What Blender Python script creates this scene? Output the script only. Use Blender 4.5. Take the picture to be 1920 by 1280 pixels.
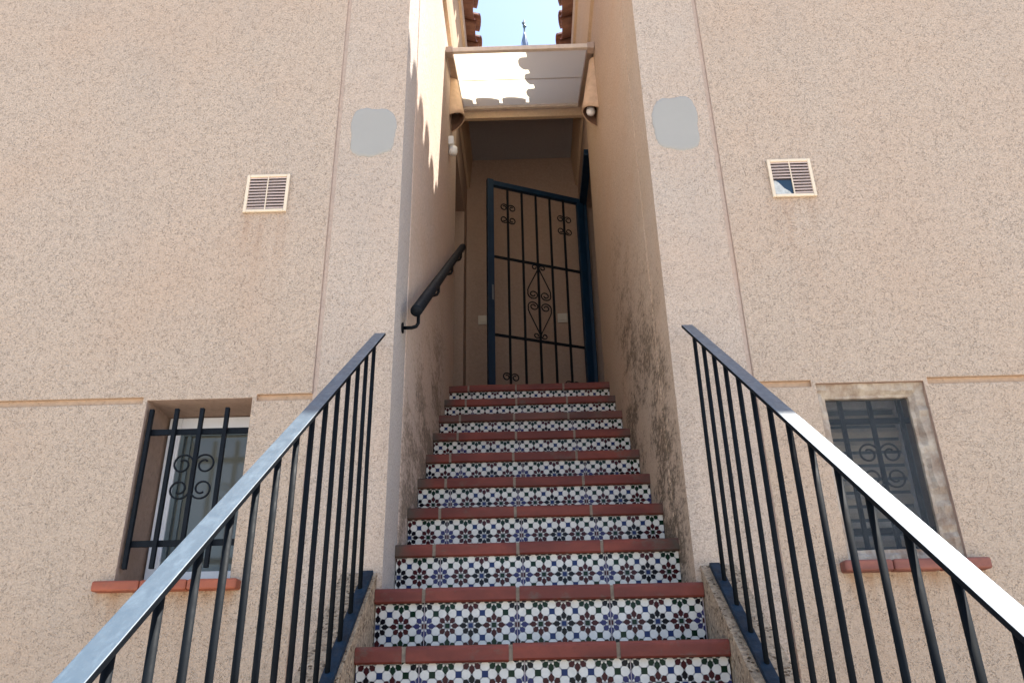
import bpy, bmesh, math, random
from mathutils import Vector, Matrix
random.seed(4)
for o in list(bpy.data.objects): bpy.data.objects.remove(o)
S = bpy.context.scene
C = S.collection
rad = math.radians

# ------------------------------------------------------------------ camera, sky, sun, exposure
CX = -.026
P_, YW, RL = rad(24.74), rad(-.91), rad(-1.14)
fw = Vector((math.sin(YW)*math.cos(P_), math.cos(YW)*math.cos(P_), math.sin(P_)))
rt = Vector((math.cos(YW), -math.sin(YW), 0))
up = rt.cross(fw)
r2 = math.cos(RL)*rt + math.sin(RL)*up
u2 = -math.sin(RL)*rt + math.cos(RL)*up
cam = bpy.data.cameras.new('camera')
cam.lens = 36*1500/1920; cam.sensor_width = 36; cam.clip_start = .02; cam.clip_end = 3000
co = bpy.data.objects.new('camera', cam); C.objects.link(co)
m = Matrix((r2, u2, -fw)).transposed().to_4x4(); m.translation = Vector((CX, 0, 0))
co.matrix_world = m
S.camera = co

SUN = Vector((.37, .18, 1)).normalized()
w = bpy.data.worlds.new('World'); S.world = w; w.use_nodes = True
nt = w.node_tree; bg = nt.nodes['Background']
sky = nt.nodes.new('ShaderNodeTexSky'); sky.sky_type = 'NISHITA'; sky.sun_disc = False
sky.sun_elevation = math.asin(SUN.z); sky.sun_rotation = math.atan2(SUN.x, SUN.y)
sky.air_density = 1.0; sky.dust_density = 1.2; sky.ozone_density = 1.5
nt.links.new(sky.outputs[0], bg.inputs[0]); bg.inputs[1].default_value = .11
sl = bpy.data.lights.new('sun', 'SUN'); sl.energy = 5.0; sl.angle = rad(.53); sl.color = (1, .95, .87)
so = bpy.data.objects.new('sun', sl); C.objects.link(so)
so.rotation_euler = (-SUN).to_track_quat('-Z', 'Y').to_euler()
S.view_settings.view_transform = 'Standard'; S.view_settings.look = 'None'
S.view_settings.exposure = 1.77; S.view_settings.gamma = 1
S.cycles.max_bounces = 10; S.cycles.diffuse_bounces = 6; S.cycles.use_denoising = True

# ------------------------------------------------------------------ material helpers
def mat(name):
    m = bpy.data.materials.new(name); m.use_nodes = True
    return m, m.node_tree, m.node_tree.nodes['Principled BSDF']
def N(t, kind, **kw):
    n = t.nodes.new('ShaderNode'+kind)
    for k, v in kw.items():
        if k.startswith('i_'): n.inputs[k[2:].replace('_', ' ')].default_value = v
        else: setattr(n, k, v)
    return n
def L(t, a, b): t.links.new(a, b)
def pos(t, scale=(1, 1, 1), loc=(0, 0, 0)):
    g = N(t, 'NewGeometry'); mp = N(t, 'Mapping'); mp.inputs['Scale'].default_value = scale; mp.inputs['Location'].default_value = loc
    L(t, g.outputs['Position'], mp.inputs[0]); return mp.outputs[0]
def noise(t, vec, scale, detail=4, rough=.6):
    n = N(t, 'TexNoise'); n.inputs['Scale'].default_value = scale; n.inputs['Detail'].default_value = detail
    n.inputs['Roughness'].default_value = rough; L(t, vec, n.inputs['Vector']); return n.outputs['Fac']
def ramp(t, fac, stops):
    r = N(t, 'ValToRGB'); e = r.color_ramp.elements
    while len(e) < len(stops): e.new(.5)
    for i, (p, c) in enumerate(stops):
        e[i].position = p; e[i].color = (c, c, c, 1) if isinstance(c, (int, float)) else (*c, 1)
    L(t, fac, r.inputs[0]); return r.outputs[0]
def mixc(t, fac, a, b, mode='MIX'):
    n = N(t, 'Mix', data_type='RGBA', blend_type=mode)
    for s, v in ((0, fac), (6, a), (7, b)):
        if hasattr(v, 'links') or isinstance(v, bpy.types.NodeSocket): L(t, v, n.inputs[s])
        else: n.inputs[s].default_value = v if s == 0 else (*v, 1)
    return n.outputs[2]
def math_(t, op, a, b=None, c=None):
    n = N(t, 'Math', operation=op)
    for i, v in enumerate((a, b, c)):
        if v is None: continue
        if isinstance(v, bpy.types.NodeSocket): L(t, v, n.inputs[i])
        else: n.inputs[i].default_value = v
    return n.outputs[0]
def bump(t, b, h, strength, dist):
    n = N(t, 'Bump'); n.inputs['Strength'].default_value = strength; n.inputs['Distance'].default_value = dist
    L(t, h, n.inputs['Height']); L(t, n.outputs[0], b.inputs['Normal'])

def stucco(name, base, speck=.55, grain=95, stain=0, amount=.5, rough_bump=.8, pit=.30, sills=False):
    """rough-cast render: coloured grains, scattered dark pits, soft patches of wear"""
    m, t, b = mat(name)
    v = pos(t)
    g1 = noise(t, v, grain, 3, .7)
    g2 = noise(t, v, grain*.42, 2, .5)
    low = noise(t, v, 1.6, 4, .6)
    d = [c*(1-.30*amount) for c in base]; l = [min(1, c*(1+.22*amount)) for c in base]
    col = mixc(t, ramp(t, g1, [(.32, 0), (.66, 1)]), d, l)
    warm = [base[0]*1.04, base[1]*.90, base[2]*.80]
    col = mixc(t, ramp(t, low, [(.42, 0), (.72, .38)]), col, warm)
    grey = [base[0]*.80, base[1]*.86, base[2]*.93]
    col = mixc(t, ramp(t, noise(t, pos(t, (1, 1, .5), (7, 3, 1)), 2.3, 5, .65), [(.5, 0), (.8, .40)]), col, grey)
    vo = N(t, 'TexVoronoi'); vo.inputs['Scale'].default_value = grain*1.2; L(t, v, vo.inputs['Vector'])
    pits = math_(t, 'MULTIPLY', ramp(t, vo.outputs['Distance'], [(pit*.7, 1), (pit, 0)]), ramp(t, g2, [(.46, 0), (.60, 1)]))
    col = mixc(t, math_(t, 'MULTIPLY', pits, speck), col, [base[0]*.30, base[1]*.25, base[2]*.20])
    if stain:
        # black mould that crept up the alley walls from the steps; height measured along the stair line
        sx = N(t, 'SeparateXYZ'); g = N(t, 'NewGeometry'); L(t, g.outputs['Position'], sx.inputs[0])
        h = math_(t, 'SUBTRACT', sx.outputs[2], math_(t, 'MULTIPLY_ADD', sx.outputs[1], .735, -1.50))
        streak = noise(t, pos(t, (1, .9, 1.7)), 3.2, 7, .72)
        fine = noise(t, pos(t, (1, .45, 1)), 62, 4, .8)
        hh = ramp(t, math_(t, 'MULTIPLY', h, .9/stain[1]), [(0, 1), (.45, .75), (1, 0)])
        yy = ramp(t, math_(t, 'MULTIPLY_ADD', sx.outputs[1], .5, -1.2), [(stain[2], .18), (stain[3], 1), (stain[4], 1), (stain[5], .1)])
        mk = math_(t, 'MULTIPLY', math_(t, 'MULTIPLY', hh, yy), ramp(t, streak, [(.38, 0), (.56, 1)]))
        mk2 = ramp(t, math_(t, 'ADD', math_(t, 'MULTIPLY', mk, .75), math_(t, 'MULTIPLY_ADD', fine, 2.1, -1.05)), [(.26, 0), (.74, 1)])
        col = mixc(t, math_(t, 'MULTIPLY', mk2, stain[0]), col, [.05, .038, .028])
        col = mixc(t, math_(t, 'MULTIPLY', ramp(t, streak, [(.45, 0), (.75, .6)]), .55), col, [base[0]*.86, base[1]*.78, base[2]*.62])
    if sills:
        # rusty run-off below the two sills and vents: stains with a shape of their own
        sx = N(t, 'SeparateXYZ'); g = N(t, 'NewGeometry'); L(t, g.outputs['Position'], sx.inputs[0])
        ax = math_(t, 'ABSOLUTE', sx.outputs[0]); dr = noise(t, pos(t, (14, 1, 1.6)), 1.6, 5, .7)
        inx = ramp(t, math_(t, 'MULTIPLY', ax, .5), [(.455, 0), (.475, 1), (.672, 1), (.690, 0)])
        inz = ramp(t, math_(t, 'MULTIPLY_ADD', sx.outputs[2], 1, .5), [(.50, 0), (.80, .35), (.852, 1), (.875, 0)])
        col = mixc(t, math_(t, 'MULTIPLY', math_(t, 'MULTIPLY', inx, inz), ramp(t, dr, [(.38, 0), (.62, .85)])), col, (.30, .15, .07))
        vx = ramp(t, math_(t, 'MULTIPLY', ax, .5), [(.44, 0), (.47, 1), (.535, 1), (.56, 0)])
        vz = ramp(t, math_(t, 'MULTIPLY', sx.outputs[2], .5), [(.55, 0), (.82, .6), (.868, 1), (.87, 0)])
        col = mixc(t, math_(t, 'MULTIPLY', math_(t, 'MULTIPLY', vx, vz), ramp(t, dr, [(.40, 0), (.65, .5)])), col, (.36, .22, .14))
        lowz = ramp(t, math_(t, 'MULTIPLY_ADD', sx.outputs[2], .3, .2), [(.1, 1), (.7, 0)])
        col = mixc(t, math_(t, 'MULTIPLY', lowz, .35), col, (.46, .335, .22))
    L(t, col, b.inputs['Base Color'])
    b.inputs['Roughness'].default_value = .93; b.inputs['Specular IOR Level'].default_value = .2
    hgt = math_(t, 'SUBTRACT', math_(t, 'ADD', g1, math_(t, 'MULTIPLY', g2, .8)), math_(t, 'MULTIPLY', pits, .8))
    bump(t, b, hgt, rough_bump, .006)
    return m
FAC = stucco('facade_render', (.488, .383, .298), .38, 170, amount=.95, pit=.40, sills=True)
PIL = stucco('pilaster_render', (.494, .398, .320), .34, 170, amount=.85, pit=.38)
GRV2 = stucco('vertical_joint_render', (.50, .395, .325), .2, 90, amount=.4, rough_bump=.3)
GRV = stucco('joint_render', (.44, .31, .215), .2, 60, amount=.4, rough_bump=.3)
SIDE_L = stucco('alley_render_left', (.53, .42, .345), .25, 70, (.70, .75, .10, .25, .75, .98), .55, .6, .25)
SIDE_R = stucco('alley_render_right', (.50, .37, .265), .55, 95, (.88, 1.30, .05, .16, .62, .9), .55, .6, .28)
JAMB = stucco('jamb_render', (.46, .41, .37), .5, 110, amount=.8)
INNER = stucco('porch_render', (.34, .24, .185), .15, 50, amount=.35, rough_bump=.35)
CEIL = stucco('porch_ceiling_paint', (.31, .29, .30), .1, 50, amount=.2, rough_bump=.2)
GRAVEL = stucco('stringer_roughcast', (.385, .285, .19), .95, 75, amount=1.7, rough_bump=1.0, pit=.42)
CORN = stucco('cornice_paint', (.52, .385, .26), .1, 60, amount=.3, rough_bump=.25)
CEMENT = stucco('cement', (.40, .37, .35), .5, 60, amount=1.0)

def simple(name, col, rough=.5, metal=0, var=.12, scale=14, bumpd=0, spec=.5, coat=0):
    m, t, b = mat(name)
    v = pos(t)
    n = noise(t, v, scale, 5, .65)
    c = mixc(t, ramp(t, n, [(.3, 0), (.7, 1)]), [x*(1-var) for x in col], [min(1, x*(1+var)) for x in col])
    L(t, c, b.inputs['Base Color'])
    b.inputs['Metallic'].default_value = metal
    L(t, ramp(t, noise(t, v, scale*2.2, 4), [(.3, max(0, rough-.08)), (.7, min(1, rough+.1))]), b.inputs['Roughness'])
    b.inputs['Specular IOR Level'].default_value = spec
    b.inputs['Coat Weight'].default_value = coat
    if bumpd: bump(t, b, noise(t, v, scale*4, 4), .6, bumpd)
    return m
def terracotta(name, col, dirt=.5):
    m, t, b = mat(name)
    v = pos(t)
    br = noise(t, pos(t, (1, 3, 3)), 5.5, 2, .5)
    fi = noise(t, v, 60, 5, .7)
    c = mixc(t, ramp(t, br, [(.35, 0), (.65, 1)]), [col[0]*.72, col[1]*.66, col[2]*.70], [col[0]*1.2, col[1]*1.15, col[2]*1.1])
    c = mixc(t, ramp(t, fi, [(.45, 0), (.8, .5)]), c, [col[0]*.55, col[1]*.6, col[2]*.6])
    dm = ramp(t, noise(t, pos(t, (1, 1, 1.5), (3, 1, 8)), 7, 6, .75), [(.55, 0), (.72, 1)])
    c = mixc(t, math_(t, 'MULTIPLY', dm, dirt), c, (.10, .075, .055))
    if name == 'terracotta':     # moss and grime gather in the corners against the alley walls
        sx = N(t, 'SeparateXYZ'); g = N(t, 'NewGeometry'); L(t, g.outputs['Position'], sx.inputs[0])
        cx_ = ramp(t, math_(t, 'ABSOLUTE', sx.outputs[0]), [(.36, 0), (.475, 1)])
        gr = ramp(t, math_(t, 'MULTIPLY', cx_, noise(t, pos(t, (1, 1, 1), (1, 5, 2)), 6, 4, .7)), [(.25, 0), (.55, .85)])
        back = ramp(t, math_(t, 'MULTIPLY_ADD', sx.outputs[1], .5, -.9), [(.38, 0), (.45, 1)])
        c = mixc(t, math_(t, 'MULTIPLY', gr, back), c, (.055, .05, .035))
    L(t, c, b.inputs['Base Color'])
    b.inputs['Roughness'].default_value = .6; b.inputs['Specular IOR Level'].default_value = .35
    bump(t, b, fi, .5, .002)
    return m
TERRA = terracotta('terracotta', (.165, .036, .022), .95)
TERRA_DIRTY = terracotta('terracotta_mossy', (.13, .05, .035), 1.0)
SILL_L = terracotta('sill_clay', (.36, .105, .052), .6)
SILL_R = terracotta('sill_clay_faded', (.24, .088, .062), .9)
ROOF = terracotta('roof_clay', (.27, .135, .09), .85)
LAMPCLAY = simple('painted_clay', (.55, .38, .25), .8, var=.15, scale=20)
LAMPIN = simple('shaded_clay_inside', (.13, .07, .045), .9, var=.2)  # shade inside the lamp tile put into a darker clay colour
MORTAR = simple('mortar', (.22, .175, .13), .95, var=.3, scale=60, bumpd=.002)
IRON = simple('navy_gloss_iron', (.0035, .0055, .008), .66, var=.3, scale=20, spec=.10)
IRON2 = simple('navy_matt_iron', (.003, .005, .008), .6, var=.3, scale=30, spec=.16)
GATEB = simple('gate_blue_paint', (.003, .016, .036), .45, var=.25, scale=12, spec=.25)
BOTB = simple('bottom_bar_blue', (.0020, .015, .031), .55, var=.45, scale=26, bumpd=.001, spec=.2)
# worn enamel on the top rails: grey navy with rubbed pale spots, sky reflection painted in
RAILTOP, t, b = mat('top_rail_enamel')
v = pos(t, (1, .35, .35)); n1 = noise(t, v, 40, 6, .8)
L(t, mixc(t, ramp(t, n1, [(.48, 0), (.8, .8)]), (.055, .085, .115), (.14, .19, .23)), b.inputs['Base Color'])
L(t, ramp(t, noise(t, pos(t), 55, 5, .7), [(.3, .36), (.75, .58)]), b.inputs['Roughness'])
b.inputs['Coat Weight'].default_value = .12; b.inputs['Specular IOR Level'].default_value = .6
bump(t, b, n1, .25, .0008)
CREAM = simple('cream_plastic', (.68, .56, .41), .45, var=.06, scale=20)
SLATP = simple('louvre_plastic', (.56, .42, .35), .45, var=.08, scale=20)
WHITE = simple('white_plastic', (.78, .77, .72), .35, var=.04)
IVORY = simple('ivory_switch_plastic', (.50, .43, .34), .4, var=.05)
WINF = simple('white_window_frame', (.72, .73, .76), .35, var=.05)
SASH = simple('window_gasket', (.10, .13, .14), .4, var=.2)
ALU = simple('taupe_lacquered_aluminium', (.42, .32, .26), .45, var=.12, scale=25)
ALUL = simple('cream_lacquered_aluminium', (.66, .57, .48), .4, var=.1, scale=25)
DARK = simple('dark_cavity', (.035, .025, .025), .9)
DUCT = simple('blue_duct', (.010, .030, .055), .4)
INSUL = simple('grey_insulation', (.45, .46, .44), .8, var=.3, scale=60)
ZINC = simple('blue_grey_finial_metal', (.12, .19, .30), .5, var=.3)
GREENM = simple('weathered_copper_tip', (.05, .09, .10), .6)
PATCH = simple('blur_patch_grey', (.315, .300, .272), .8, var=.03, scale=3)  # grey of the added patches that replace blurred-out squares
SHUT = simple('roller_shutter_slat', (.75, .66, .54), .6, var=.1)
def glaze(name, c, r=.12):
    return simple(name, c, r, var=.10, scale=45, spec=.14)
ZW = glaze('glaze_white', (.66, .625, .56)); ZG = glaze('glaze_grout', (.31, .30, .29), .5)
ZB = glaze('glaze_blue', (.014, .028, .095)); ZP = glaze('glaze_violet', (.034, .034, .105)); ZR = glaze('glaze_maroon', (.050, .009, .011))
ZK = glaze('glaze_black', (.006, .005, .008)); ZGn = glaze('glaze_green', (.005, .020, .010)); ZJ = glaze('joint_grout', (.36, .30, .30), .7)

GLASS, t, b = mat('obscured_pane')
L(t, mixc(t, noise(t, pos(t), 3, 2), (.10, .105, .085), (.13, .13, .11)), b.inputs['Base Color'])
b.inputs['Roughness'].default_value = .12; b.inputs['Specular IOR Level'].default_value = .6
bump(t, b, noise(t, pos(t), 6, 2), .15, .002)
# translucent canopy sheet
SHEET, t, b = mat('opal_polycarbonate')
tr = N(t, 'BsdfTranslucent'); tr.inputs[0].default_value = (.85, .79, .63, 1)
di = N(t, 'BsdfDiffuse'); di.inputs[0].default_value = (.76, .68, .56, 1)
gl = N(t, 'BsdfGlossy'); gl.inputs['Roughness'].default_value = .25
mx = N(t, 'MixShader'); mx.inputs[0].default_value = .62
L(t, di.outputs[0], mx.inputs[1]); L(t, tr.outputs[0], mx.inputs[2])
m2 = N(t, 'MixShader'); m2.inputs[0].default_value = .06; L(t, mx.outputs[0], m2.inputs[1]); L(t, gl.outputs[0], m2.inputs[2])
L(t, m2.outputs[0], t.nodes['Material Output'].inputs[0])
# fly screen: threads far finer than a pixel, so a partly open dark cloth
MESH, t, b = mat('fly_screen_mesh')
di = N(t, 'BsdfDiffuse'); L(t, mixc(t, noise(t, pos(t), 9, 4), (.04, .05, .06), (.10, .11, .12)), di.inputs[0])
tp = N(t, 'BsdfTransparent'); mx = N(t, 'MixShader')
L(t, ramp(t, noise(t, pos(t), 7, 4), [(.3, .26), (.75, .46)]), mx.inputs[0])
L(t, tp.outputs[0], mx.inputs[1]); L(t, di.outputs[0], mx.inputs[2]); L(t, mx.outputs[0], t.nodes['Material Output'].inputs[0])
# mortar round the right window
ROUGHM, t, b = mat('smeared_mortar')
v = pos(t); n1 = noise(t, v, 14, 6, .7); n2 = noise(t, pos(t, (1, 1, .4)), 9, 5, .7)
c = mixc(t, ramp(t, n1, [(.35, 0), (.65, 1)]), (.25, .185, .14), (.49, .42, .34))
c = mixc(t, ramp(t, n2, [(.52, 0), (.66, .75)]), c, (.22, .13, .08))
L(t, c, b.inputs['Base Color']); b.inputs['Roughness'].default_value = .95; bump(t, b, n1, 1, .01)
GROUND, t, b = mat('pavement')
v = pos(t); n1 = noise(t, v, 1.2, 6, .6)
L(t, mixc(t, n1, (.36, .32, .27), (.46, .42, .36)), b.inputs['Base Color']); b.inputs['Roughness'].default_value = .9
BULB = simple('white_bulb_glass', (.8, .8, .8), .25, var=.02)

# ------------------------------------------------------------------ mesh helpers
class MB:
    def __init__(s): s.v = []; s.f = []; s.m = []
    def quad(s, pts, mi=0):
        i = len(s.v); s.v += [tuple(p) for p in pts]; s.f.append(tuple(range(i, i+len(pts)))); s.m.append(mi)
    def box(s, x0, x1, y0, y1, z0, z1, mi=0):
        if x0 > x1: x0, x1 = x1, x0
        a = [(x0,y0,z0),(x1,y0,z0),(x1,y1,z0),(x0,y1,z0),(x0,y0,z1),(x1,y0,z1),(x1,y1,z1),(x0,y1,z1)]
        i = len(s.v); s.v += a
        for f in ((0,3,2,1),(4,5,6,7),(0,1,5,4),(1,2,6,5),(2,3,7,6),(3,0,4,7)):
            s.f.append(tuple(i+k for k in f)); s.m.append(mi)
    def beam(s, a, b, w, h, mi=0, side=None):
        """rectangular bar from a to b; w along side, h along the third axis"""
        a, b = Vector(a), Vector(b); d = (b-a).normalized()
        sd = Vector(side) if side else (d.cross(Vector((0,0,1))) if abs(d.z) < .95 else Vector((1,0,0)))
        sd = (sd - d*sd.dot(d)).normalized(); n = sd.cross(d)
        i = len(s.v)
        for p in (a, b):
            for (u, v) in ((-1,-1),(1,-1),(1,1),(-1,1)): s.v.append(tuple(p+sd*u*w/2+n*v*h/2))
        for f in ((0,1,2,3),(7,6,5,4),(0,4,5,1),(1,5,6,2),(2,6,7,3),(3,7,4,0)):
            s.f.append(tuple(i+k for k in f)); s.m.append(mi)
    def tube(s, pts, r, n=8, mi=0, cap=True):
        pts = [Vector(p) for p in pts]; rs = r if isinstance(r, (list, tuple)) else [r]*len(pts)
        i0 = len(s.v); ref = None
        for k, p in enumerate(pts):
            d = (pts[min(k+1, len(pts)-1)]-pts[max(k-1, 0)]).normalized()
            if ref is None: ref = d.cross(Vector((.13,.21,.97)));
            if ref.length < 1e-4: ref = Vector((1,0,0))
            u = (ref-d*ref.dot(d)).normalized(); ref = u; v = d.cross(u)
            for j in range(n):
                a = 2*math.pi*j/n; s.v.append(tuple(p+(u*math.cos(a)+v*math.sin(a))*rs[k]))
        for k in range(len(pts)-1):
            for j in range(n):
                a = i0+k*n+j; b = i0+k*n+(j+1)%n
                s.f.append((a, b, b+n, a+n)); s.m.append(mi)
        if cap:
            s.f.append(tuple(i0+j for j in range(n))[::-1]); s.m.append(mi)
            s.f.append(tuple(i0+(len(pts)-1)*n+j for j in range(n))); s.m.append(mi)
    def build(s, name, mats, parent=None, bevel=0, smooth=False, merge=False, seg=2):
        me = bpy.data.meshes.new(name); me.from_pydata(s.v, [], s.f)
        if not isinstance(mats, (list, tuple)): mats = [mats]
        for m in mats: me.materials.append(m)
        for p, mi in zip(me.polygons, s.m): p.material_index = mi; p.use_smooth = smooth
        bm = bmesh.new(); bm.from_mesh(me)
        if merge: bmesh.ops.remove_doubles(bm, verts=bm.verts, dist=1e-5)
        bmesh.ops.recalc_face_normals(bm, faces=bm.faces)
        bm.to_mesh(me); bm.free()
        o = bpy.data.objects.new(name, me); C.objects.link(o)
        if parent:
            o.parent = parent; o.matrix_parent_inverse = Matrix.Translation(-parent.location)
            bpy.context.view_layer.update()
        if bevel:
            bv = o.modifiers.new('bevel', 'BEVEL'); bv.width = bevel; bv.segments = seg; bv.limit_method = 'ANGLE'; bv.angle_limit = rad(40)
        return o
def tag(o, label=None, cat=None, group=None, kind=None):
    for k, v in (('label', label), ('category', cat), ('group', group), ('kind', kind)):
        if v: o[k] = v
    return o
def thing(name, label, cat, loc=(0,0,0), group=None):
    o = bpy.data.objects.new(name, None); C.objects.link(o); o.location = loc; o.empty_display_size = .1
    bpy.context.view_layer.update()
    return tag(o, label, cat, group)
def grid(mb, us, vs, cell, to3, mat_of=None):
    """relief sheet: cell(u,v) gives a depth (None = open); neighbouring depths are joined by side faces"""
    nu, nv = len(us)-1, len(vs)-1
    D = [[cell((us[i]+us[i+1])/2, (vs[j]+vs[j+1])/2) for j in range(nv)] for i in range(nu)]
    mo = mat_of or (lambda u, v, d: 0)
    for i in range(nu):
        for j in range(nv):
            d = D[i][j]
            if d is None: continue
            u0, u1, v0, v1 = us[i], us[i+1], vs[j], vs[j+1]; mi = mo((u0+u1)/2, (v0+v1)/2, d)
            mb.quad([to3(u0,v0,d), to3(u1,v0,d), to3(u1,v1,d), to3(u0,v1,d)], mi)
            if i+1 < nu and D[i+1][j] is not None and D[i+1][j] != d:
                e = D[i+1][j]; mm = mo((u0+u1)/2, (v0+v1)/2, d) if d > e else mo((u1+us[i+2])/2, (v0+v1)/2, e)
                mb.quad([to3(u1,v0,d), to3(u1,v0,e), to3(u1,v1,e), to3(u1,v1,d)], mm)
            if j+1 < nv and D[i][j+1] is not None and D[i][j+1] != d:
                e = D[i][j+1]; mm = mo((u0+u1)/2, (v0+v1)/2, d) if d > e else mo((u0+u1)/2, (v1+vs[j+2])/2, e)
                mb.quad([to3(u0,v1,d), to3(u0,v1,e), to3(u1,v1,e), to3(u1,v1,d)], mm)

GZ = -1.457
YF = 2.54      # facade plane
XW = .482      # half width of the stair alley
def NZ(k): return .163+(k-1)*.18
def NY(k): return 2.268+(k-1)*.245

# ------------------------------------------------------------------ ground
g = MB(); g.quad([(-400,-400,GZ),(400,-400,GZ),(400,400,GZ),(-400,400,GZ)])
tag(g.build('ground', GROUND), kind='structure')

# ------------------------------------------------------------------ houses left and right of the stair
def half_pipe(mb, base, axis, R, arch, L_, th=.012, n=8, taper=.90, flat=1):
    """one clay tile: half pipe starting at base, running along axis; arch +1 hump, -1 channel"""
    ax = Vector(axis).normalized(); zz = Vector((0,0,1)); side = ax.cross(zz).normalized(); upv = side.cross(ax).normalized()*arch
    if upv.z*arch < 0: upv = -upv
    b0 = Vector(base); i0 = len(mb.v)
    for q, (r, p) in enumerate(((R, b0), (R-th, b0), (R*taper, b0+ax*L_), (R*taper-th, b0+ax*L_))):
        for j in range(n+1):
            a = math.pi*j/n; mb.v.append(tuple(p+side*math.cos(a)*r+upv*math.sin(a)*r*flat))
    def idx(q, j): return i0+q*(n+1)+j
    for j in range(n):
        for (qa, qb) in ((0,2),(1,3),(0,1),(2,3)):
            mb.f.append((idx(qa,j), idx(qa,j+1), idx(qb,j+1), idx(qb,j))); mb.m.append(0)
    for j in (0, n):
        mb.f.append((idx(0,j), idx(1,j), idx(3,j), idx(2,j))); mb.m.append(0)

def build_house(s, label):
    h = thing('house', label, 'house', (s*3.2, 5, GZ))
    mb = MB()
    xs = [.482, .737, .754, .942, .957, 1.318, 1.333, 6.0]
    zs = [GZ, .385, .973, .985, .997, 4.12]
    def cell(x, z):
        if .957 < x < 1.318 and .385 < z < .985: return 2.762
        if .737 < x < .754: return YF+.010
        if .973 < z < .997 and (.757 < x < .942 or x > 1.333): return YF+.014
        return YF
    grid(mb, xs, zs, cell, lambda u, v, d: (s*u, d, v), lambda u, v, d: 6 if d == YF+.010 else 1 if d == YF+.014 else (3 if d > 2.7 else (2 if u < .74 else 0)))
    # gable field above
    mb.quad([(s*.482,YF,4.12),(s*6,YF,4.12),(s*6,YF,6.55),(s*.482,YF,4.62)], 0)
    # alley side
    ys = [2.54, 2.797, 2.818, 4.72, 5.50, 5.76, 7.6]
    zs = [GZ, 1.6, 3.72, 4.12]
    def c2(y, z):
        if 2.797 < y < 2.818: return .488
        if 4.72 < y < 5.5 and 1.6 < z < 3.72: return .98
        return .482
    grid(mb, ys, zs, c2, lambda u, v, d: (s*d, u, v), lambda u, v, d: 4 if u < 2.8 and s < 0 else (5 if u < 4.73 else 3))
    # outer side, back and their gable
    mb.quad([(s*6,YF,GZ),(s*6,7.6,GZ),(s*6,7.6,6.5),(s*6,YF,6.5)], 0)
    mb.quad([(s*.482,7.6,GZ),(s*6,7.6,GZ),(s*6,7.6,6.55),(s*.482,7.6,4.62)], 0)
    mb.build('wall', [FAC, GRV, PIL, INNER, JAMB, SIDE_L if s < 0 else SIDE_R, GRV2], h, bevel=.004, merge=True)
    # coved cornice under the eaves
    cm = MB(); prof = [(.482, 4.12), (.462, 4.128), (.452, 4.20), (.436, 4.40), (.418, 4.50), (.400, 4.505), (.396, 4.62), (.62, 4.64), (.62, 4.12)]
    for yy in (2.50, 7.6): cm.quad([(s*x, yy, z) for x, z in prof])
    for q in range(len(prof)):
        (xa, za), (xb, zb) = prof[q], prof[(q+1) % len(prof)]
        cm.quad([(s*xa,2.50,za),(s*xb,2.50,zb),(s*xb,7.6,zb),(s*xa,7.6,za)])
    cm.build('cornice', CORN, h, merge=True)
    # roof
    rf = MB()
    sl_ = Vector((s*1, 0, .35)).normalized()
    def base(x, z): return x, z
    for i in range(23):
        yc = 2.60+i*.22
        for k in range(14):
            d = k*.385
            jit = random.uniform(-.010, .010); jz = random.uniform(-.005, .005)
            half_pipe(rf, Vector((s*(.316+jit*.6*(k == 0)), yc, 4.734+jz+.006*(k > 0)))+sl_*d, sl_, .098, -1, .43, flat=.46)
            half_pipe(rf, Vector((s*(.308-jit*(k == 0)), yc+.11, 4.708+jz+.016*(k > 0)))+sl_*d, sl_, .084, 1, .43, flat=.66)
    y0, y1 = 2.53, 7.66
    a = [(s*.41, 4.660), (s*6.1, 4.660+.35*5.69), (s*6.1, 4.60+.35*5.69), (s*.60, 4.64)]
    for yy in (y0, y1): rf.quad([(x, yy, z) for x, z in a])
    for q in range(4):
        (xa, za), (xb, zb) = a[q], a[(q+1) % 4]
        rf.quad([(xa,y0,za),(xb,y0,zb),(xb,y1,zb),(xa,y1,za)])
    rf.build('roof', ROOF, h, smooth=False)
    return h
HL = build_house(-1, 'rough rendered sand-coloured house left of the tiled stair, with white framed window')
HR = build_house(1, 'rough rendered sand-coloured house right of the tiled stair, with screened and mortared window')

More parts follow.
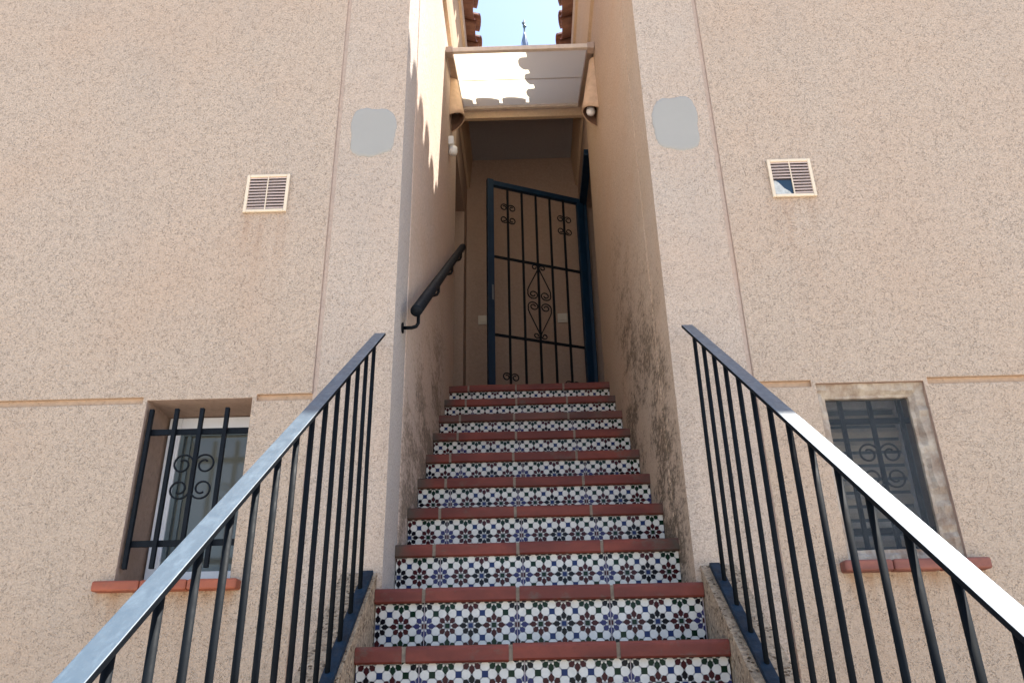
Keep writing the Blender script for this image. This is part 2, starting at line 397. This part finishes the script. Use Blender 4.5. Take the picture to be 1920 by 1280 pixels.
# windows -----------------------------------------------------------------
def left_window(h):
    w = MB(); fx0, fx1, fz0, fz1, y = -1.318, -.957, .385, .985, 2.745
    # outer frame, set against the reveal on both sides
    for (a, b, c, d) in ((fx0+.008, fx0+.053, fz0+.004, fz1-.004), (fx1-.050, fx1-.004, fz0+.004, fz1-.004)):
        w.box(a, b, 2.715, 2.760, c, d)
    w.box(fx0+.053, fx1-.050, 2.715, 2.760, fz1-.055, fz1-.004); w.box(fx0+.053, fx1-.050, 2.715, 2.760, fz0+.004, fz0+.055)
    win = w.build('window', WINF, h, bevel=.003)
    tag(win, 'white framed window with greenish obscured glass')
    f = MB()
    x0, x1, z0, z1 = fx0+.053, fx1-.050, fz0+.055, fz1-.055
    for (a, b, c, d) in ((x0, x0+.014, z0, z1), (x1-.014, x1, z0, z1)): f.box(a, b, 2.722, 2.75, c, d)
    f.box(x0+.014, x1-.014, 2.722, 2.75, z0, z0+.014); f.box(x0+.014, x1-.014, 2.722, 2.75, z1-.014, z1)
    f.box(x0+.024, x0+.036, 2.728, 2.75, z0+.014, z1-.014)
    f.build('sash', SASH, win)
    p = MB(); p.box(x0+.014, x1-.014, 2.738, 2.744, z0+.014, z1-.014); p.build('glass_pane', GLASS, win)
    sl = MB(); [sl.box(xa, xb, 2.498, 2.70, .352, .3835) for xa, xb in ((-1.367, -1.2205), (-1.2190, -1.0745), (-1.0730, -.920))]; o = sl.build('sill', SILL_L, win, bevel=.006, seg=2)
left_window(HL)
def right_window(h):
    w = MB()
    x0, x1, z0, z1 = .957, 1.318, .385, .985
    for (a, b, c, d) in ((x0+.002, x0+.03, z0+.003, z1-.003), (x1-.03, x1-.002, z0+.003, z1-.003)): w.box(a, b, 2.72, 2.755, c, d)
    w.box(x0+.03, x1-.03, 2.72, 2.755, z1-.03, z1-.003); w.box(x0+.03, x1-.03, 2.72, 2.755, z0+.003, z0+.03)
    win = w.build('window', WINF, h, bevel=.002)
    tag(win, 'shuttered window behind a dusty fly screen')
    sh = MB(); n = 11
    for i in range(n):
        za = z0+.04+i*(z1-z0-.08)/n; zb = za+(z1-z0-.08)/n-.011
        sh.quad([(x0+.03,2.738,za),(x1-.03,2.738,za),(x1-.03,2.726,(za+zb)/2),(x0+.03,2.726,(za+zb)/2)])
        sh.quad([(x0+.03,2.726,(za+zb)/2),(x1-.03,2.726,(za+zb)/2),(x1-.03,2.738,zb),(x0+.03,2.738,zb)])
    sh.build('shutter', SHUT, win)
    bk = MB(); bk.box(x0+.03, x1-.03, 2.742, 2.75, z0+.03, z1-.03); bk.build('glass_pane', SASH, win)
    # wobbly mortar fillet that holds the screen
    rm = MB(); rr = random.Random(8)
    def strip(a, b, inw, wid, k=30):
        a = Vector(a); b = Vector(b); inw = Vector(inw); prev = None; w1 = .5; w2 = .8
        for i in range(k+1):
            p = a.lerp(b, i/k); w1 += rr.uniform(-.12, .12); w1 = min(.62, max(.28, w1)); d1, d2 = rr.uniform(-.007, .007), rr.uniform(-.005, .005)
            row = [p+Vector((0, 2.556+d1*.5, 0)), p+inw*wid*w1+Vector((0, 2.560+d1, 0)), p+inw*wid*.80+Vector((0, 2.574+d2, 0)), p+inw*wid*(1+rr.uniform(-.03, .03))+Vector((0, 2.578, 0)), p+inw*wid+Vector((0, 2.60, 0))]
            if prev:
                for q in range(4): rm.quad([prev[q], prev[q+1], row[q+1], row[q]])
            prev = row
    strip((x0, 0, z0), (x0, 0, z1), (1,0,0), .036); strip((x1, 0, z0), (x1, 0, z1), (-1,0,0), .046)
    strip((x0, 0, z1), (x1, 0, z1), (0,0,-1), .044, 20); strip((x0, 0, z0), (x1, 0, z0), (0,0,1), .052, 20)
    rm.build('mortar_surround', ROUGHM, win, smooth=True)
    fs = MB(); fs.box(x0+.028, x1-.036, 2.590, 2.5915, z0+.04, z1-.04); fs.build('fly_screen', MESH, win)
    sl = MB(); [sl.box(xa, xb, 2.498, 2.70, .362, .3965) for xa, xb in ((.926, 1.0725), (1.074, 1.2195), (1.221, 1.367))]; sl.build('sill', SILL_R, win, bevel=.008, seg=3)
right_window(HR)

# security grilles --------------------------------------------------------
def spiral(cu, cv, R, r0, a0, turns, n=26):
    """from the rim (radius R, angle a0) winding inwards"""
    return [(cu+(R+(r0-R)*i/n)*math.cos(a0+turns*2*math.pi*i/n), cv+(R+(r0-R)*i/n)*math.sin(a0+turns*2*math.pi*i/n)) for i in range(n+1)]
def c_scroll(side, R, H, turns=1.35, r0=.35):
    """C scroll whose back runs down the bar, both ends curled outwards"""
    # curl centre at (side*R, H-R); rim touches bar at angle pi (right side)
    up_ = spiral(R, H-R, R, R*r0, math.pi, -turns)
    dn = spiral(R, -(H-R), R, R*r0, math.pi, turns)
    pts = up_[::-1]+dn
    return [(side*u, v) for u, v in pts]
def window_grille(s, label, y):
    cx = -1.129 if s < 0 else 1.157; bars = [cx+i*.0865 for i in (-2, -1, 0, 1)] if s < 0 else [cx+i*.100 for i in (-1, 0, 1)]
    o = thing('window_grille', label, 'window grille', (s*1.1375, y, .43), 'wrought iron grilles in the two low windows')
    for x in bars:
        b = MB(); b.beam((x, y, .425), (x, y, .957), .0135, .0135); b.build('bar', IRON2, o, bevel=.001)
    for z in (.878, .505):
        b = MB(); b.box(s*.960, s*1.315, y+.008, y+.016, z-.010, z+.010); b.build('crossbar', IRON2, o)
    for sd in (-1, 1):
        b = MB(); b.tube([(cx+u, y-.004, .718+v) for u, v in c_scroll(sd, .037, .078)], .0034, 6)
        b.build('scroll', IRON2, o, smooth=True)
    return o
window_grille(-1, 'black iron grille with bare ends in the white framed window, left', 2.556)
window_grille(1, 'iron grille seen dimly behind the fly screen of the right window', 2.625)

# vents -------------------------------------------------------------------
def vent(s, label, broken=False):
    cx, cz = s*(1.011 if s > 0 else .998), 1.822
    o = thing('vent_cover', label, 'vent cover', (cx, YF, cz), 'square vent covers on the facades')
    W, H = .083, .086; y0 = YF-.011
    f = MB()
    f.box(cx-W, cx-W+.012, y0, YF-.001, cz-H, cz+H); f.box(cx+W-.012, cx+W, y0, YF-.001, cz-H, cz+H)
    f.box(cx-W+.012, cx+W-.012, y0, YF-.001, cz-H, cz-H+.012); f.box(cx-W+.012, cx+W-.012, y0, YF-.001, cz+H-.012, cz+H)
    f.build('frame', CREAM, o, bevel=.002)
    mu = MB(); mu.box(cx-.002, cx+.002, y0+.001, y0+.005, cz-H+.012, cz+H-.012); mu.build('mullion', CREAM, o)
    b = MB(); b.box(cx-W+.012, cx+W-.012, YF-.003, YF-.0015, cz-H+.012, cz+H-.012); b.build('backing', DARK, o)
    n = 11
    for i in range(n):
        z = cz+H-.018-i*(2*H-.030)/(n-.6)
        xa = cx-W+.012 if not (broken and i >= 6) else cx
        sm = MB()
        sm.quad([(xa, y0+.0015, z), (cx+W-.012, y0+.0015, z), (cx+W-.012, YF-.004, z+.0085), (xa, YF-.004, z+.0085)])
        sm.quad([(xa, y0+.0015, z-.003), (cx+W-.012, y0+.0015, z-.003), (cx+W-.012, y0+.0015, z), (xa, y0+.0015, z)])
        sm.quad([(xa, y0+.0015, z-.003), (cx+W-.012, y0+.0015, z-.003), (cx+W-.012, YF-.004, z+.0055), (xa, YF-.004, z+.0055)])
        sm.build('slat', SLATP, o)
    if broken:
        d = MB(); cxx, czz = cx-.052, cz-.062; zz = YF-.0045
        arc = [(cxx+.05*math.cos(a), czz+.05*math.sin(a)) for a in [rad(k) for k in range(-14, 105, 8)]]
        pts = [(x, zz, z) for x, z in arc if x < cx-.002]+[(cx-.002, zz, cz-.006), (cx-.05, zz, cz-.006)]
        c1 = MB(); c1.box(cx-W+.012, cx-.002, YF-.0050, YF-.0040, cz-H+.012, cz-.008); c1.build('duct_opening', DUCT, o)
        c2 = MB(); c2.quad([(cx-W+.012, YF-.0056, cz-H+.012), (cx-.008, YF-.0056, cz-H+.012), (cx-.016, YF-.0056, cz-.060), (cx-.034, YF-.0056, cz-.046), (cx-.050, YF-.0056, cz-.022), (cx-.060, YF-.0056, cz-.012), (cx-W+.012, YF-.0056, cz-.010)])
        c2.build('loose_insulation', INSUL, o)
vent(-1, 'cream square louvred vent cover, all slats whole, on the left facade')
vent(1, 'cream square vent cover with broken lower slats, on the right facade', True)

# grey patches on the two pilasters, put in for blurred-out squares
def patch(name, label, x0, x1, z0, z1, seed):
    rr = random.Random(seed); mb = MB(); cx, cz = (x0+x1)/2, (z0+z1)/2; pts = []
    for i in range(60):
        a = 2*math.pi*i/60; ca, sa = math.cos(a), math.sin(a)
        k = 1/(abs(ca)**3.6+abs(sa)**3.6)**(1/3.6)
        k *= .97+.035*math.sin(3*a+seed)+.02*math.sin(7*a)+rr.uniform(-.014, .014)
        pts.append((cx+ca*k*(x1-x0)/2, cz+sa*k*(z1-z0)/2))
    n = len(pts); mb.v.append((cx, YF-.0035, cz))
    for (y, k_) in ((YF-.0035, .90), (YF-.0025, .96), (YF+.001, 1.0)):
        for (x, z) in pts: mb.v.append((cx+(x-cx)*k_, y, cz+(z-cz)*k_))
    for j in range(n):
        q = (j+1) % n
        mb.f.append((0, 1+j, 1+q)); mb.m.append(0)
        for r in (0, 1): mb.f.append((1+r*n+j, 1+r*n+q, 1+(r+1)*n+q, 1+(r+1)*n+j)); mb.m.append(0)
    tag(mb.build(name, PATCH, smooth=False), label, 'wall patch', 'grey stand-ins for blurred-out squares on the pilasters')
patch('blur_patch', 'smooth pale grey stand-in for a blurred-out square on the pilaster left of the alley', -.700, -.512, 1.985, 2.232, 1)
patch('blur_patch', 'smooth pale grey stand-in for a blurred-out square on the pilaster right of the alley', .510, .695, 1.968, 2.242, 5)

# ------------------------------------------------------------------ staircase
ST = thing('staircase', 'straight stair with patterned glazed risers and red clay nosings between the houses', 'staircase', (0, 1.5, GZ))
core = MB(); prof = [(NY(-8)+.30, GZ)]
K0 = -7
prof = []
for k in range(K0, 11):
    prof.append((NY(k)+.030, NZ(k-1)-.005)); prof.append((NY(k)+.030, NZ(k)-.006))
prof.append((5.80, NZ(10)-.006)); prof.append((5.80, GZ)); prof.append((NY(K0)+.030, GZ))
n = len(prof)
for x in (-.478, .478): core.quad([(x, y, z) for y, z in prof])
for i in range(n):
    (ya, za), (yb, zb) = prof[i], prof[(i+1) % n]
    core.quad([(-.478,ya,za),(.478,ya,za),(.478,yb,zb),(-.478,yb,zb)])
core.build('core', CEMENT, ST)
ld = MB(); ld.box(-.97, .97, 4.80, 5.755, NZ(10)-.02, NZ(10)-.001); ld.build('landing', TERRA, ST)

CELL = .07
def poly_at(cu, cv, pts): return [(cu+a, cv+b) for a, b in pts]
def ngon(cu, cv, r, n, rot=0, sx=1, sy=1): return [(cu+sx*r*math.cos(rot+2*math.pi*i/n), cv+sy*r*math.sin(rot+2*math.pi*i/n)) for i in range(n)]
def clip(poly, axis, lim, keep_less):
    out = []
    for i in range(len(poly)):
        a, b = poly[i], poly[(i+1) % len(poly)]
        ia = (a[axis] <= lim) == keep_less or a[axis] == lim; ib = (b[axis] <= lim) == keep_less or b[axis] == lim
        if ia: out.append(a)
        if ia != ib:
            t_ = (lim-a[axis])/(b[axis]-a[axis]); out.append((a[0]+(b[0]-a[0])*t_, a[1]+(b[1]-a[1])*t_))
    return out
def riser_tiles(k):
    mb = MB(); half = .4945 if k <= 2 else .4795
    y = NY(k)+.016; z0 = NZ(k-1)+.0005; z1 = NZ(k)-.030; TX = -.055+(.012*math.sin(k*2.3))
    mb.box(-half, half, y+.0006, y+.013, z0, z1, 1)      # biscuit and grout lines between the glazes
    def add(poly, mi, off=0):
        for ax, lim, kl in ((0, -half, False), (0, half, True), (1, z0, False), (1, z1, True)):
            poly = clip(poly, ax, lim, kl)
            if len(poly) < 3: return
        # the joint between two 28 cm tiles stays open
        mb.quad([(a, y-off, b) for a, b in poly], mi)
    i0 = math.floor((-half-TX)/CELL)-1; i1 = math.ceil((half-TX)/CELL)+1
    for i in range(i0, i1+1):
        for j in range(-1, 4):
            cu, cv = TX+i*CELL, NZ(k-1)+.001+j*CELL
            q = i % 4; odd = j % 2
            if odd: pet, cen = ((6, 6), (3, 5), (2, 4), (3, 5))[q]      # violet, maroon, black, maroon
            else: pet, cen = ((2, 2), (5, 5), (3, 3), (5, 5))[q]
            if q == 0 and odd: cen = 3
            # centre, eight petals, eight white wedges
            add(ngon(cu, cv, .0095, 4, math.pi/4), cen, .0003)
            for e in range(8):
                a = e*math.pi/4; ca, sa = math.cos(a), math.sin(a)
                pu, pv = cu+ca*.0205, cv+sa*.0205
                R_ = lambda du, dv: (pu+du*ca-dv*sa, pv+du*sa+dv*ca)
                tip = .0142 if e % 2 == 0 else .0100
                add([R_(-.0095, 0), R_(-.0040, -.0062), R_(.0052, -.0074), R_(tip, 0), R_(.0052, .0074), R_(-.0040, .0062)], pet, .0004)
                a2 = a+math.pi/8; wx, wy = cu+math.cos(a2)*.0135, cv+math.sin(a2)*.0135
                add(ngon(wx, wy, .0032, 5, a2), 0, .0002)
            # corner square with four white octagons round it
            su, sv = cu+CELL/2, cv+CELL/2
            add(ngon(su, sv, .0118, 4, math.pi/4), 5 if (i % 4) in (0, 3) else 4, .0003)
            for (du, dv) in ((.0195, 0), (-.0195, 0), (0, .0195), (0, -.0195)):
                add(ngon(su+du, sv+dv, .0130, 8, math.pi/8), 0, .0001)
    # vertical joints
    x = TX-.56
    while x < half:
        if x > -half: mb.box(x-.0011, x+.0011, y-.0007, y+.0004, z0, z1, 7)
        x += .28
    return mb.build('riser_tiles', [ZW, ZG, ZK, ZR, ZB, ZGn, ZP, ZJ], ST)
def nosing(k):
    half = .497 if k <= 2 else .4815
    mb = MB(); y0 = NY(k); z1 = NZ(k); z0 = z1-.044; rr = random.Random(k*7+1)
    off = -.075+rr.uniform(-.012, .012)
    cuts = [off+.285*j for j in range(-3, 4)]
    edges = [-half]+[c for c in cuts if -half+.03 < c < half-.03]+[half]
    jw = .0055
    depth = .262 if k < 10 else .30
    for a, b in zip(edges[:-1], edges[1:]):
        xa = a+(jw if a > -half else 0); xb = b-(jw if b < half else 0)
        dy = rr.uniform(-.002, .002); dz = rr.uniform(-.0015, .0015)
        # profile of one brick: rounded front edge
        R = .012; pr = [(y0+depth, z0), (y0+R*.4, z0), (y0, z0+R*.4)]
        pr += [(y0+R-R*math.cos(t_), z1-R+R*math.sin(t_)) for t_ in (0, .4, .8, 1.2, 1.57)]
        pr += [(y0+depth, z1)]
        i0 = len(mb.v); n = len(pr)
        for x in (xa, xb):
            for (yy, zz) in pr: mb.v.append((x, yy+dy, zz+dz))
        mb.f.append(tuple(range(i0, i0+n))); mb.m.append(0); mb.f.append(tuple(range(i0+n, i0+2*n))[::-1]); mb.m.append(0)
        for j in range(n): mb.f.append((i0+j, i0+(j+1) % n, i0+n+(j+1) % n, i0+n+j)); mb.m.append(0)
    for c in edges[1:-1]:
        mb.box(c-jw-.001, c+jw+.001, y0+.0045, y0+depth-.004, z0+.002, z1-.003, 1)
    return mb.build('nosing', [TERRA_DIRTY if k == 8 else TERRA, MORTAR], ST)
for k in range(K0, 11):
    riser_tiles(k) if k >= -1 else None
    if k < -1:
        q = MB(); q.box(-.4945, .4945, NY(k)+.016, NY(k)+.0295, NZ(k-1), NZ(k)-.045); q.build('riser_tiles', ZW, ST)
    nosing(k)
def stringer(s):
    mb = MB(); xa, xb = s*.4985, s*.610
    f = lambda y: .163+.735*(y-2.268)+.040
    ys = [.02, 2.538]
    pts = [(ys[0], GZ), (ys[1], GZ), (ys[1], f(ys[1])-.006), (ys[0], f(ys[0])-.006)]
    for x in (xa, xb): mb.quad([(x, y, z) for y, z in pts])
    for i in range(4):
        (ya, za), (yb, zb) = pts[i], pts[(i+1) % 4]; mb.quad([(xa,ya,za),(xb,ya,za),(xb,yb,zb),(xa,yb,zb)])
    mb.build('stringer', GRAVEL, ST, bevel=.006, merge=True)
stringer(-1); stringer(1)

# ------------------------------------------------------------------ balustrades
def balustrade(s, label, xr):
    o = thing('balustrade', label, 'balustrade', (s*xr, 1.3, GZ+.3), 'iron balustrades on both sides of the stair')
    top = lambda y: 1.186+.735*(y-2.48); bot = lambda y: .163+.735*(y-2.268)+.040
    x = s*xr; n = Vector((0, -.735, 1)).normalized()
    a, b = Vector((x, .05, top(.05))), Vector((x, 2.485, top(2.485)))
    t1 = MB(); t1.beam(a-n*.0035, b-n*.0035, .038, .0095, side=(1,0,0)); tr_ = t1.build('top_rail', [RAILTOP, IRON], o, bevel=.0016)
    for p in tr_.data.polygons: p.material_index = 0 if p.normal.z > .3 else 1  # lighter upward face holds the painted sky reflection; sides near black
    a, b = Vector((x, .05, bot(.05)+.010)), Vector((x, 2.510, bot(2.510)+.010))
    t2 = MB(); t2.beam(a+n*.002, b+n*.002, .032, .014, side=(1,0,0)); t2.beam(a-n*.012, b-n*.012, .020, .014, side=(1,0,0)); t2.build('bottom_rail', BOTB, o, bevel=.002)
    xb = s*(xr+.004)
    for i in range(22):
        y = 2.418-i*.109
        if y < .06: break
        q = MB(); q.tube([(xb, y, bot(y)+.004), (xb+.0006*((i*7) % 5-2), y+.0008*((i*3) % 5-2), (bot(y)+top(y))/2), (xb, y, top(y)-.006)], .0066, 12); q.build('baluster', IRON, o, smooth=True)
balustrade(-1, 'navy iron balustrade left of the stair, top rail sunlit blue-grey', .520)
balustrade(1, 'navy iron balustrade right of the stair, top rail glaring white in sun', .536)

# ------------------------------------------------------------------ wall handrail
def handrail():
    o = thing('wall_handrail', 'round dark tube handrail on brackets along the left alley wall', 'handrail', (-XW, 2.75, 1.33))
    p0, p1 = Vector((-.421, 2.64, 1.352)), Vector((-.421, 4.66, 2.866)); d = (p1-p0).normalized()
    m_ = MB(); m_.tube([p0, p0+d*.002, p1-d*.03, p1-d*.012, p1], [.0215, .0225, .0225, .018, .006], 18); m_.build('tube', IRON2, o, smooth=True)
    for f_ in (.03, .34, .65, .93):
        c = p0.lerp(p1, f_); b = MB()
        wz = c.z-.085
        pts = [(-XW+.004, c.y, wz)]+[(-.445, c.y, wz), (-.428, c.y, wz+.005), (-.421, c.y, wz+.018), (-.421, c.y, c.z-.015)]
        b.tube(pts, .0068, 8); bo = b.build('bracket', IRON2, o, smooth=True)
        pl = MB(); pl.tube([(-XW+.0005, c.y, wz), (-XW+.006, c.y, wz)], .020, 14); pl.build('wall_plate', IRON2, bo)
handrail()

# ------------------------------------------------------------------ porch at the head of the stair
PO = thing('porch', 'dim roofed porch with brown walls at the head of the stair', 'porch', (0, 5.3, 1.78))
w_ = MB(); w_.quad([(-XW,5.755,1.6),(XW,5.755,1.6),(XW,5.755,4.45),(-XW,5.755,4.45)])
for s in (-1, 1): w_.quad([(s*(XW-.001),4.863,4.10),(s*(XW-.001),5.755,4.10),(s*(XW-.001),5.755,4.45),(s*(XW-.001),4.863,4.45)])
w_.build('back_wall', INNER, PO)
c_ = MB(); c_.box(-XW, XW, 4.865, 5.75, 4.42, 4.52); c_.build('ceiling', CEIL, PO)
l_ = MB(); l_.box(-XW+.001, XW-.001, 4.825, 4.862, 4.105, 4.44); l_.build('lintel', CORN, PO, bevel=.004)
r_ = MB()
r_.quad([(-.5,4.80,4.45),(.5,4.80,4.45),(.5,7.6,5.43),(-.5,7.6,5.43)]); r_.quad([(-.5,4.80,4.44),(.5,4.80,4.44),(.5,7.6,4.44),(-.5,7.6,4.44)])
r_.quad([(-.5,4.80,4.45),(.5,4.80,4.45),(.5,4.80,4.44),(-.5,4.80,4.44)])
sly = Vector((0, 1, .35)).normalized()
for i in range(5):
    xc = -.4+i*.2
    for k in range(7):
        half_pipe(r_, Vector((xc, 4.765, 4.525))+sly*k*.385, sly, .086, -1, .43)
        if i < 4: half_pipe(r_, Vector((xc+.1, 4.74, 4.53))+sly*k*.385, sly, .086, 1, .43)
r_.build('roof', ROOF, PO)

# light switches
for nm, x, lab in (('light_switch', .292, 'square cream light switch seen through the gate bars'), ('light_switch', -.345, 'square cream light switch half hidden by the free stile of the gate')):
    o = thing(nm, lab, 'light switch', (x, 5.75, 2.845), 'light switches on the porch wall')
    a = MB(); a.box(x-.040, x+.040, 5.744, 5.7535, 2.805, 2.885); a.build('plate', IVORY, o, bevel=.003)
    a = MB(); a.box(x-.023, x+.023, 5.740, 5.7445, 2.822, 2.868); a.build('rocker', IVORY, o, bevel=.002)

# ------------------------------------------------------------------ gate
def gate():
    hx, hy = .463, 5.36; fx, fy = -.252, 5.062
    o = thing('metal_gate', 'dark blue barred gate with scrollwork standing ajar at the top step', 'gate', (hx, hy, NZ(10)))
    U = Vector((fx-hx, fy-hy, 0)); Lg = U.length; U.normalize(); Nn = Vector((U.y, -U.x, 0))
    z0, z1 = 1.80, 3.695
    def P(u, v, n=0): q = Vector((hx, hy, 0))+U*u+Nn*n; return (q.x, q.y, v)
    a = MB(); a.beam((hx+.026, hy+.03, NZ(10)), (hx+.026, hy+.03, z1+.02), .034, .05, side=(1,0,0)); a.build('hinge_post', GATEB, o, bevel=.003)
    a = MB(); a.beam((hx+.015, 4.735, z1-.010), (hx+.015, hy+.02, z1-.010), .055, .055, side=(1,0,0)); a.build('header_bar', GATEB, o, bevel=.003)
    for u in (.018, Lg): 
        a = MB(); a.beam(P(u, z0), P(u, z1+.010 if u > .1 else z1), .050, .036, side=U); a.build('stile', GATEB, o, bevel=.003)
    a = MB(); a.beam(P(.043, z1-.022), P(Lg-.025, z1-.022), .036, .044, side=Nn); a.build('top_rail', GATEB, o, bevel=.003)
    ua, ub = .043, Lg-.025; us = [ua+(ub-ua)*i/6 for i in range(1, 6)][::-1]      # bar 0 next to the free stile
    for z in (3.035, 2.400, 1.83):
        a = MB(); a.beam(P(ua, z, .010), P(ub, z, .010), .008, .020, side=Nn); a.build('cross_rail', IRON, o)
    for u in us:
        a = MB(); a.beam(P(u, z0+.02), P(u, z1-.040), .0145, .0145, side=U); a.build('bar', IRON, o, bevel=.001)
    def scroll(u, zc, R=.032, H=.086):
        for sd in (-1, 1):
            a = MB(); a.tube([P(u+p, zc+q, -.006) for p, q in c_scroll(sd, R, H)], .0046, 6); a.build('scroll', IRON, o, smooth=True)
    scroll(us[0], 3.42); scroll(us[4], 3.42); scroll(us[0], 2.03); scroll(us[4], 2.03)
    def heart(u, zc, vz):
        for sd in (-1, 1):
            R = .038
            body = spiral(.0415, .048, R, .010, 0.35, -1.55, 34)      # winds in from the outer flank
            line = [(0.004, .262), (.012, .240), (.070, .105), (.0785, .078)]
            tip = spiral(.026, .272, .0235, .008, math.pi+.6, -1.2, 20)[::-1]
            pts = [(sd*p, vz*q) for p, q in tip+line+body]
            a = MB(); a.tube([P(u+p*1.17, zc+q*1.03, -.006) for p, q in pts], .0048, 6); a.build('heart_scroll', IRON, o, smooth=True)
    heart(us[2], 2.715, 1); heart(us[2], 2.715, -1)
    a = MB(); a.beam(P(Lg-.010, 2.66, -.0195), P(Lg-.010, 2.78, -.0195), .003, .012, side=Nn); a.build('lock_plate', simple('lock_steel', (.16, .18, .20), .4, metal=.8), o)
gate()

# ------------------------------------------------------------------ canopy over the stair
def canopy():
    o = thing('canopy', 'sloping translucent canopy in a taupe metal frame above the porch opening', 'canopy', (0, 4.35, 4.0))
    yf, zf, yb, zb = 3.915, 3.885, 4.79, 4.178
    d = Vector((0, yb-yf, zb-zf)).normalized(); n = Vector((0, -d.z, d.y))
    a = MB(); a.box(-.478, .478, yf-.014, yf+.014, zf-.016, zf+.018); a.build('front_bar', ALUL, o, bevel=.003)
    a = MB(); a.box(-.440, .440, yb-.012, yb+.014, zb-.020, zb+.014); a.build('back_bar', ALUL, o, bevel=.003)
    for s in (-1, 1):
        a = MB(); a.beam((s*.456, yf+.016, zf+.003), (s*.456, yb+.012, zb), .044, .034, side=(1,0,0)); a.build('side_bar', ALU, o, bevel=.003)
        a = MB(); a.box(s*.4345, s*.480, yf-.018, yf+.036, zf-.024, zf-.0165); a.box(s*.4345, s*.480, yf-.0185, yf-.0145, zf-.0165, zf+.024); a.build('corner_bracket', ALU, o, bevel=.002)
    mid = .5
    A = Vector((0, yf+.012, zf+.010)); B = Vector((0, yb-.008, zb+.004))
    for (t0, t1) in ((0, mid-.004), (mid+.004, 1)):
        # each sheet sags slightly between its fixings
        mb = MB(); nx = 14
        rows = []
        for q in range(7):
            p = A.lerp(B, t0+(t1-t0)*q/6); row = []
            for i in range(nx+1):
                x = -.432+.864*i/nx; u = i/nx
                row.append((x, p.y, p.z-.010*math.sin(math.pi*u)*math.sin(math.pi*q/6)))
            rows.append(row)
        for q in range(6):
            for i in range(nx): mb.quad([rows[q][i], rows[q][i+1], rows[q+1][i+1], rows[q+1][i]])
        mb.build('sheet', SHEET, o, smooth=True, merge=True)
    a = MB(); m0 = A.lerp(B, mid); a.beam((-.432, m0.y, m0.z+.004), (.432, m0.y, m0.z+.004), .012, .004, side=(0,1,.33)); a.build('middle_strip', ALUL, o)
canopy()

# wall lamps made from a roof tile ------------------------------------------
def tile_lamp(s, label, y, zb):
    o = thing('wall_lamp', label, 'wall lamp', (s*XW, y, zb), 'roof tile lamps on the alley walls')
    mb = MB(); n = 14; H = .46
    rows = []
    for q in range(9):
        f_ = q/8; R = .092*(1-f_)+.040*f_; P2 = .098*(1-f_)+.028*f_
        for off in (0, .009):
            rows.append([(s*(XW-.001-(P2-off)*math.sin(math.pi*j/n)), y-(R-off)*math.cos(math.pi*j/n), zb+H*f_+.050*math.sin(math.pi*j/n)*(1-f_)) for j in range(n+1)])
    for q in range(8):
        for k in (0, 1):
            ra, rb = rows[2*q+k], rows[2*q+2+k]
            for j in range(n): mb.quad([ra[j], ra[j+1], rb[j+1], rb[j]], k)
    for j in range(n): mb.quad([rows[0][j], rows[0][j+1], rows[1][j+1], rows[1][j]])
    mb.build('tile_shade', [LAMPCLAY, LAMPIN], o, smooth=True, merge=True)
    b = MB(); bz = zb+(.045 if s > 0 else .12); bx = s*(XW-.042)
    b.tube([(bx, y, bz-.030), (bx, y, bz-.027), (bx, y, bz-.018), (bx, y, bz), (bx, y, bz+.022), (bx, y, bz+.045), (bx, y, bz+.07)], [.003, .014, .024, .030, .025, .015, .013], 14)
    b.build('bulb', BULB, o, smooth=True)
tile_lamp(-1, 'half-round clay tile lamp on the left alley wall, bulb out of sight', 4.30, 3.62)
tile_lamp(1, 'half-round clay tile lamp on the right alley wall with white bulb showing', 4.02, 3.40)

def sensor():
    x, y, z = -XW, 4.21, 3.33
    o = thing('motion_sensor', 'small white motion sensor on the left alley wall under the tile lamp', 'motion sensor', (x, y, z))
    a = MB(); a.box(x, x+.035, y-.035, y+.035, z+.02, z+.085); a.build('housing', WHITE, o, bevel=.006)
    a = MB(); a.tube([(x+.028, y, z-.045), (x+.028, y, z-.04), (x+.03, y, z-.02), (x+.03, y, z+.012)], [.012, .024, .029, .027], 14); a.build('lens_head', WHITE, o, smooth=True)
sensor()

# finial far up behind the canopy
def finial():
    x, y = .077, 6.8
    o = thing('roof_finial', 'slender blue-grey finial with dark forked tip standing against the sky', 'finial', (x, y, 5.1))
    a = MB(); a.tube([(x, y, 5.05), (x, y, 6.5)], .02, 8); a.build('mast', ZINC, o)
    a = MB(); a.tube([(x, y, 6.45), (x, y, 6.83), (x, y, 6.93), (x, y, 6.985), (x, y, 7.0)], [.030, .024, .022, .012, .006], 10); a.build('body', ZINC, o, smooth=True)
    for s in (-1, 1):
        a = MB(); a.tube([(x+s*.034, y, 6.45), (x+s*.032, y, 6.84), (x+s*.018, y, 6.94)], [.007, .006, .003], 6); a.build('rib', ZINC, o)
    a = MB(); a.tube([(x, y, 6.98), (x, y, 7.06), (x+.004, y, 7.085), (x, y, 7.11), (x-.008, y, 7.135), (x, y, 7.16), (x, y, 7.19)], [.009, .010, .022, .014, .019, .012, .003], 8)
    a.tube([(x-.004, y, 7.12), (x-.026, y, 7.155)], [.007, .002], 6)
    a.build('tip', GREENM, o)
finial()
